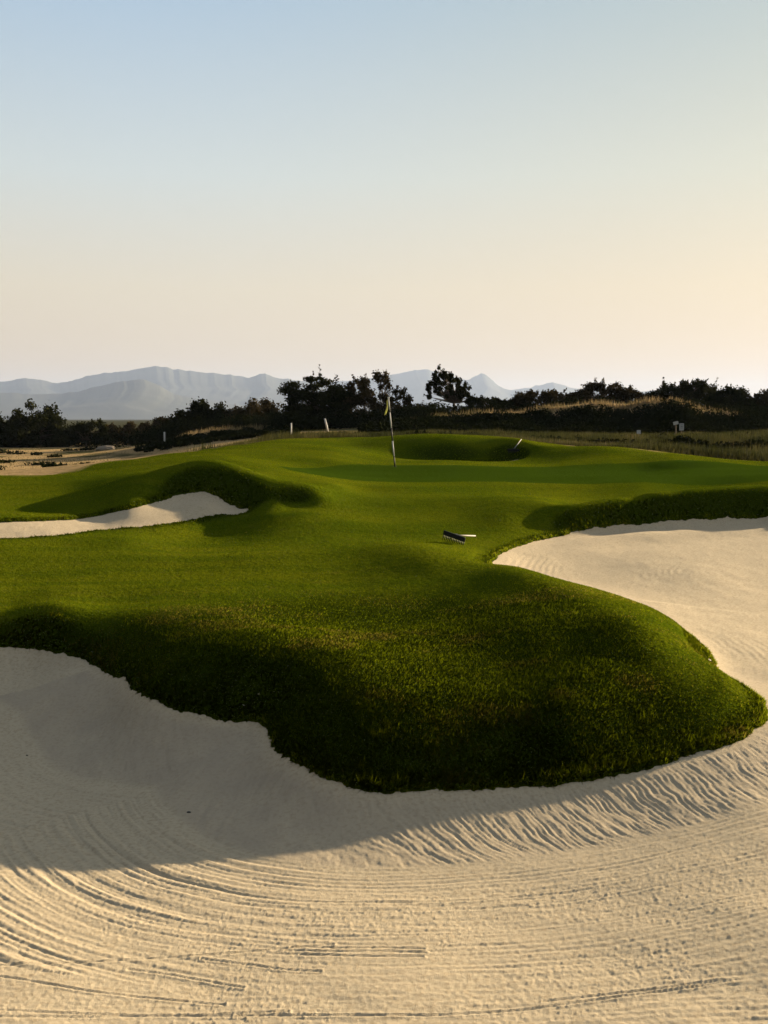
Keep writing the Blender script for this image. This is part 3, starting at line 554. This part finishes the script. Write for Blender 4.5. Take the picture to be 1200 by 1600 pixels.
# flagstick with banded pole and a limp yellow flag
fp = at_z(617, 734, 2.5); fz = gz_(fp[0], fp[1]); fl = empty('flagstick', (fp[0], fp[1], fz), 'white and black banded golf flagstick with limp yellow flag, standing on the green', 'flagstick')
ft = at_y(607, 622, fp[1]+.05)-np.array([fp[0], fp[1], fz])
hgt_ = [0.0, .155, .375, .565, .79, .835, 1.0]
for i in range(6):
    a, c = hgt_[i], hgt_[i+1]; rad_ = .026 if i % 2 else .021
    mk_tube('pole_band', [ft*a, ft*c], [.020, .020], (M_black, M_white)[i % 2], fl)
mk_tube('knob', [ft*1.0, ft*1.008, ft*1.016], [.030, .034, .014], M_white, fl)
cols, rows_ = 14, 16; v, q = [], []
for i in range(rows_):                                    # hangs down in two soft folds from the top of the stick
    f = i/(rows_-1)
    for j in range(cols):
        g_ = j/(cols-1); top = ft*(.985-.0*g_); spread = (.025+.075*smooth(.35, .85, f))*g_
        v.append(top+np.array([-.028-spread*(1+.10*math.sin(f*7)), .03*math.sin(g_*9+f*3)*(.4+f), -.38*f*(1-.22*abs(g_-.45)*f)-.10*g_*(.5+f)]))
for i in range(rows_-1):
    for j in range(cols-1): q.append((i*cols+j, i*cols+j+1, (i+1)*cols+j+1, (i+1)*cols+j))
part(np_mesh('flag', v, None, q, [M_flag], None, True), fl)
ring = [np.array([math.cos(2*math.pi*k/20), math.sin(2*math.pi*k/20), 0]) for k in range(20)]
mk_tube('cup', [(0, 0, -.10), (0, 0, .004)], [.056, .056], M_black, fl, 20)

# bunker rake: broad toothed head and a long pale handle
def rake(loc, yaw, label, hl=1.7, pitch=0.0, roll=0.0, W_=.62):
    o = empty('bunker_rake', loc, label, 'rake', 'bunker rakes lying on the course'); o.rotation_euler = (pitch, roll, yaw)
    hd = mk_box('head', (0, 0, .10), (W_, .03, .085), M_plast, o, bev=.008)
    for i in range(13): part(mk_tube('tine', [((i/12-.5)*(W_-.04), .0, .05), ((i/12-.5)*(W_-.04), -.012, -.035)], [.012, .006], M_plast, None, 6), hd)
    mk_box('socket', (0, .045, .11), (.05, .10, .05), M_plast, o, bev=.006)
    mk_tube('handle', [(0, .05, .11), (0, hl*.5, .075), (0, hl, .035)], [.014, .014, .013], M_steel, o)
    return o
rp = at_z(708, 852, 1.71); rake((rp[0], rp[1], gz_(rp[0], rp[1])+.03), R(-34), 'black-headed bunker rake with pale handle lying on the bright slope beside the right bunker', .80, roll=R(14), W_=.47)
rake((4.62, 41.0, gz_(4.62, 41.0)+.02), R(-28), 'bunker rake lying in the far bunker, only its pale slanting handle showing', .85, pitch=R(30), W_=.45)

# white marker stakes and a whitewashed leaning post
def stake(px, py, Y, h_, w_, label, dx=0.0, name='marker_stake', mat=None):
    B = at_y(px, py, Y); z_ = gz_(B[0], B[1]); top = CAMZ-(655-0)/1e9
    o = empty(name, (B[0], B[1], z_), label, 'stake', 'white marker stakes behind the course')
    hh = B[2]+h_*Y/FPX-z_
    mk_tube('post', [(0, 0, -.1), (dx*.5, 0, hh*.5), (dx, 0, hh*.985)], [w_, w_*.97, w_*.94], mat or M_white, o, 8)
    mk_tube('cap', [(dx, 0, hh*.985), (dx*1.01, 0, hh)], [w_*.94, w_*.5], mat or M_white, o, 8); return o
stake(257, 684, 76, 9, .055, 'short white marker stake at the left foot of the dry bank, by the yellowish shrub')
stake(455, 670, 70, 9, .045, 'short white marker stake in dry grass in front of the layered tree')
stake(513, 668, 72, 14, .06, 'whitewashed post leaning left in dry grass under the layered tree', -.22, 'leaning_post')

# boards on posts at the foot of the shaded bank
def sign(px, py, Y, w_, h_, label, rows=0, tilt=0.0, foot=26):
    C_ = at_y(px, py, Y); z_ = gz_(C_[0], C_[1]); o = empty('sign_board', (C_[0], C_[1], z_), label, 'sign', 'small boards on posts by the bank')
    hc = C_[2]-z_; rt = Matrix.Rotation(tilt, 3, 'Y'); s_ = Y/FPX
    mk_tube('post', [(0, .03, -.1), (0, .03, hc*.5), (0, .03, hc+h_*s_*.35)], [.035, .035, .03], M_wood, o, 8)
    bd = mk_box('board', (0, 0, hc), (w_*s_, .03, h_*s_), M_white, o, rt, .004)
    for k in range(rows): part(mk_box('printed_line', (0, -.018, hc+h_*s_*(.28-.22*k)), (w_*s_*.55, .004, h_*s_*.07), M_print), bd)
    return o
sign(1065, 667, 57, 7, 11, 'upright white notice board on a post, rightmost of the boards below the bank', 3)
sign(1056, 661, 58.5, 8, 5, 'small tilted pale board on a post, just left of the upright notice board', 0, R(-14))
sign(998, 675, 57, 6, 6, 'small square pale board on a low post, leftmost of the boards below the bank')

# pale rock at the back of the dry field
import bmesh
B = at_y(165, 697, 82); o_ = bmesh.new(); bmesh.ops.create_icosphere(o_, subdivisions=4, radius=1)
for v in o_.verts:
    k_ = .75+.5*float(fbm(np.array([v.co.x*1.6+3]), np.array([v.co.y*1.6+v.co.z*1.3]), 141, 4)[0]); v.co = Vector((v.co.x*.72*k_, v.co.y*.5*k_, v.co.z*.30*k_))
me = bpy.data.meshes.new('rock'); o_.to_mesh(me); o_.free(); me.materials.append(M_rock); rk = bpy.data.objects.new('rock', me); COL.objects.link(rk)
rk.location = (B[0], B[1], gz_(B[0], B[1])+.02); tag(rk, 'pale flat rock on the back edge of the dry field before the hedge', 'rock')
# pale fallen leaves on the turf
def leaf_thing(px, py, zz, L_, label):
    B = at_z(px, py, zz); v, f = [], []
    for i in range(7):
        t = i/6; wv = .42*math.sin(math.pi*min(1, t*.96+.03))*L_
        for s_ in (-1, 0, 1):
            for q_ in (0, .0015): v.append(((t-.5)*L_, s_*wv*.5, .012+.35*L_*(t-.5)**2+.10*L_*abs(s_)+q_))
    for i in range(6):
        for k in range(2):
            a = i*6+k*2; f += [(a, a+6, a+8, a+2), (a+1, a+3, a+9, a+7)]
        for a in (i*6, i*6+4): f.append((a, a+1, a+7, a+6))
    o = np_mesh('fallen_leaf', v, None, f, [M_leafpale], None, True); o.location = (B[0], B[1], gz_(B[0], B[1])+.02); o.rotation_euler = (.25, -.2, px*.37); return tag(o, label, 'leaf', 'pale leaves fallen on the turf')
M_leafpale = plain('dry_leaf', (.42, .38, .27), .8, .1)
leaf_thing(405, 1060, 1.2, .045, 'small pale leaf on the shaded turf, highest of its three neighbours')
leaf_thing(380, 1077, 1.1, .04, 'small pale leaf on the shaded turf, between a higher and a lower pale leaf')
leaf_thing(312, 1093, 1.0, .045, 'small pale leaf on the shaded turf nearest to the shaded sand of the left bunker')
leaf_thing(1108, 1046, 1.1, .07, 'larger pale leaf on the sunlit turf rim beside the right bunker')
# pebble on the raked sand, pale leaves on the turf
for px, py, zz, sz, mt, nm, lb, ct in ((295, 1272, .36, .013, M_plast, 'pebble', 'small dark pebble on the shaded sand below the turf edge', 'pebble'), (42, 1176, .40, .008, M_plast, 'pebble', 'tiny dark pebble on the shaded sand near the left side', 'pebble')):
    B = at_z(px, py, zz); o_ = bmesh.new(); bmesh.ops.create_icosphere(o_, subdivisions=3, radius=sz)
    for v in o_.verts: k_ = .7+.6*float(vnoise(np.array([v.co.x*70]), np.array([v.co.y*70+v.co.z*50]), 9)[0]); v.co = Vector((v.co.x*1.3*k_, v.co.y*k_, v.co.z*.7*k_))
    me = bpy.data.meshes.new(nm); o_.to_mesh(me); o_.free(); me.materials.append(mt); rk = bpy.data.objects.new(nm, me); COL.objects.link(rk)
    rk.location = (B[0], B[1], gz_(B[0], B[1])+sz*.3); tag(rk, lb, ct)

# ------------------------------------------------------------------ mountains
b = NB('mountain_rock'); M_hill = b.surf(b.mix(b.noise(.002, 5), (.022, .03, .02), (.065, .065, .048)), .95)
def hills(line, D, depth, seed):
    L = catmull(line, 24); px, py = L[:, 0], L[:, 1]+3.2*(fbm(L[:, 0]/9, L[:, 0]*0+seed, seed, 4)-.5); nx = len(L); rows = 90
    co = np.zeros((rows, nx, 3)); vn = fbm(np.linspace(0, 5, rows), np.full(rows, seed*3.1), seed, 3)
    for j in range(nx):
        c = at_y(px[j], py[j]+1.2*(vnoise(np.array([j*.7]), np.array([seed]), seed)[0]-.5), D)
        for i in range(rows):
            t = i/(rows-1)*2-1; pj = float(np.interp(px[j]+110*abs(t)*(vn[i]-.5)*2, px, py)); cz = at_y(px[j], pj, D)[2]; f = max(0, 1-abs(t))**1.25 if t < 0 else max(0, 1-t)
            Yw = D+t*depth; xw = c[0]*(Yw/D) if t < 0 else c[0]*(1+.3*t*depth/D)
            co[i, j] = (xw, Yw, f*cz)
    fold = (fbm(co[..., 0]/1100, co[..., 1]/1100, seed, 6)-.5)*np.clip(co[..., 2], 0, 400)*1.0*np.abs(np.linspace(-1, 1, rows))[:, None]
    co[..., 2] = np.maximum(co[..., 2]+fold, -5)-4
    idx = np.arange(rows*nx).reshape(rows, nx)
    q = np.stack([idx[:-1, :-1], idx[:-1, 1:], idx[1:, 1:], idx[1:, :-1]], -1).reshape(-1, 4)
    return tag(np_mesh('hills', co.reshape(-1, 3), None, q, [M_hill], None, True), kind='structure')
hills([(-420,606),(-300,598),(-150,602),(-60,596),(0,595),(35,590),(60,592),(95,597),(130,588),(160,582),(200,578),(245,571),(270,575),(300,579),(340,582),(370,586),(392,588),(412,582),(430,588),(455,592),(500,600),(560,612),(620,630),(680,645)], 14000, 3300, 3)
hills([(380,640),(430,612),(480,592),(520,595),(560,592),(600,586),(640,579),(662,576),(685,580),(710,588),(730,592),(742,587),(755,582),(768,591),(782,603),(800,608),(825,605),(845,600),(862,597),(880,601),(905,607),(960,606),(1010,610),(1050,608),(1100,616),(1200,626),(1350,620),(1500,632),(1700,640)], 17500, 3000, 5)
hills([(-420,622),(-250,612),(-100,620),(0,613),(60,615),(110,612),(150,603),(190,595),(222,592),(245,599),(268,613),(310,622),(360,630),(430,640),(500,648)], 10000, 2200, 7)

# ------------------------------------------------------------------ haze
b = NB('haze_air'); pv = b.n('ShaderNodeVolumePrincipled'); pv.inputs['Color'].default_value = (.44, .56, .82, 1); pv.inputs['Density'].default_value = 4.6e-5; pv.inputs['Anisotropy'].default_value = .2
b.l(pv.outputs[0], b.out.inputs['Volume'])
hx, hy0, hy1, z0, z1 = 26000, -6000, 27000, -8, 830
hv = [(sx*hx, yy, zz) for zz in (z0, z1) for sx, yy in ((-1, hy0), (1, hy0), (1, hy1), (-1, hy1))]
tag(np_mesh('haze', hv, None, [(3, 2, 1, 0), (4, 5, 6, 7), (0, 1, 5, 4), (1, 2, 6, 5), (2, 3, 7, 6), (3, 0, 4, 7)], [b.m]), kind='stuff')
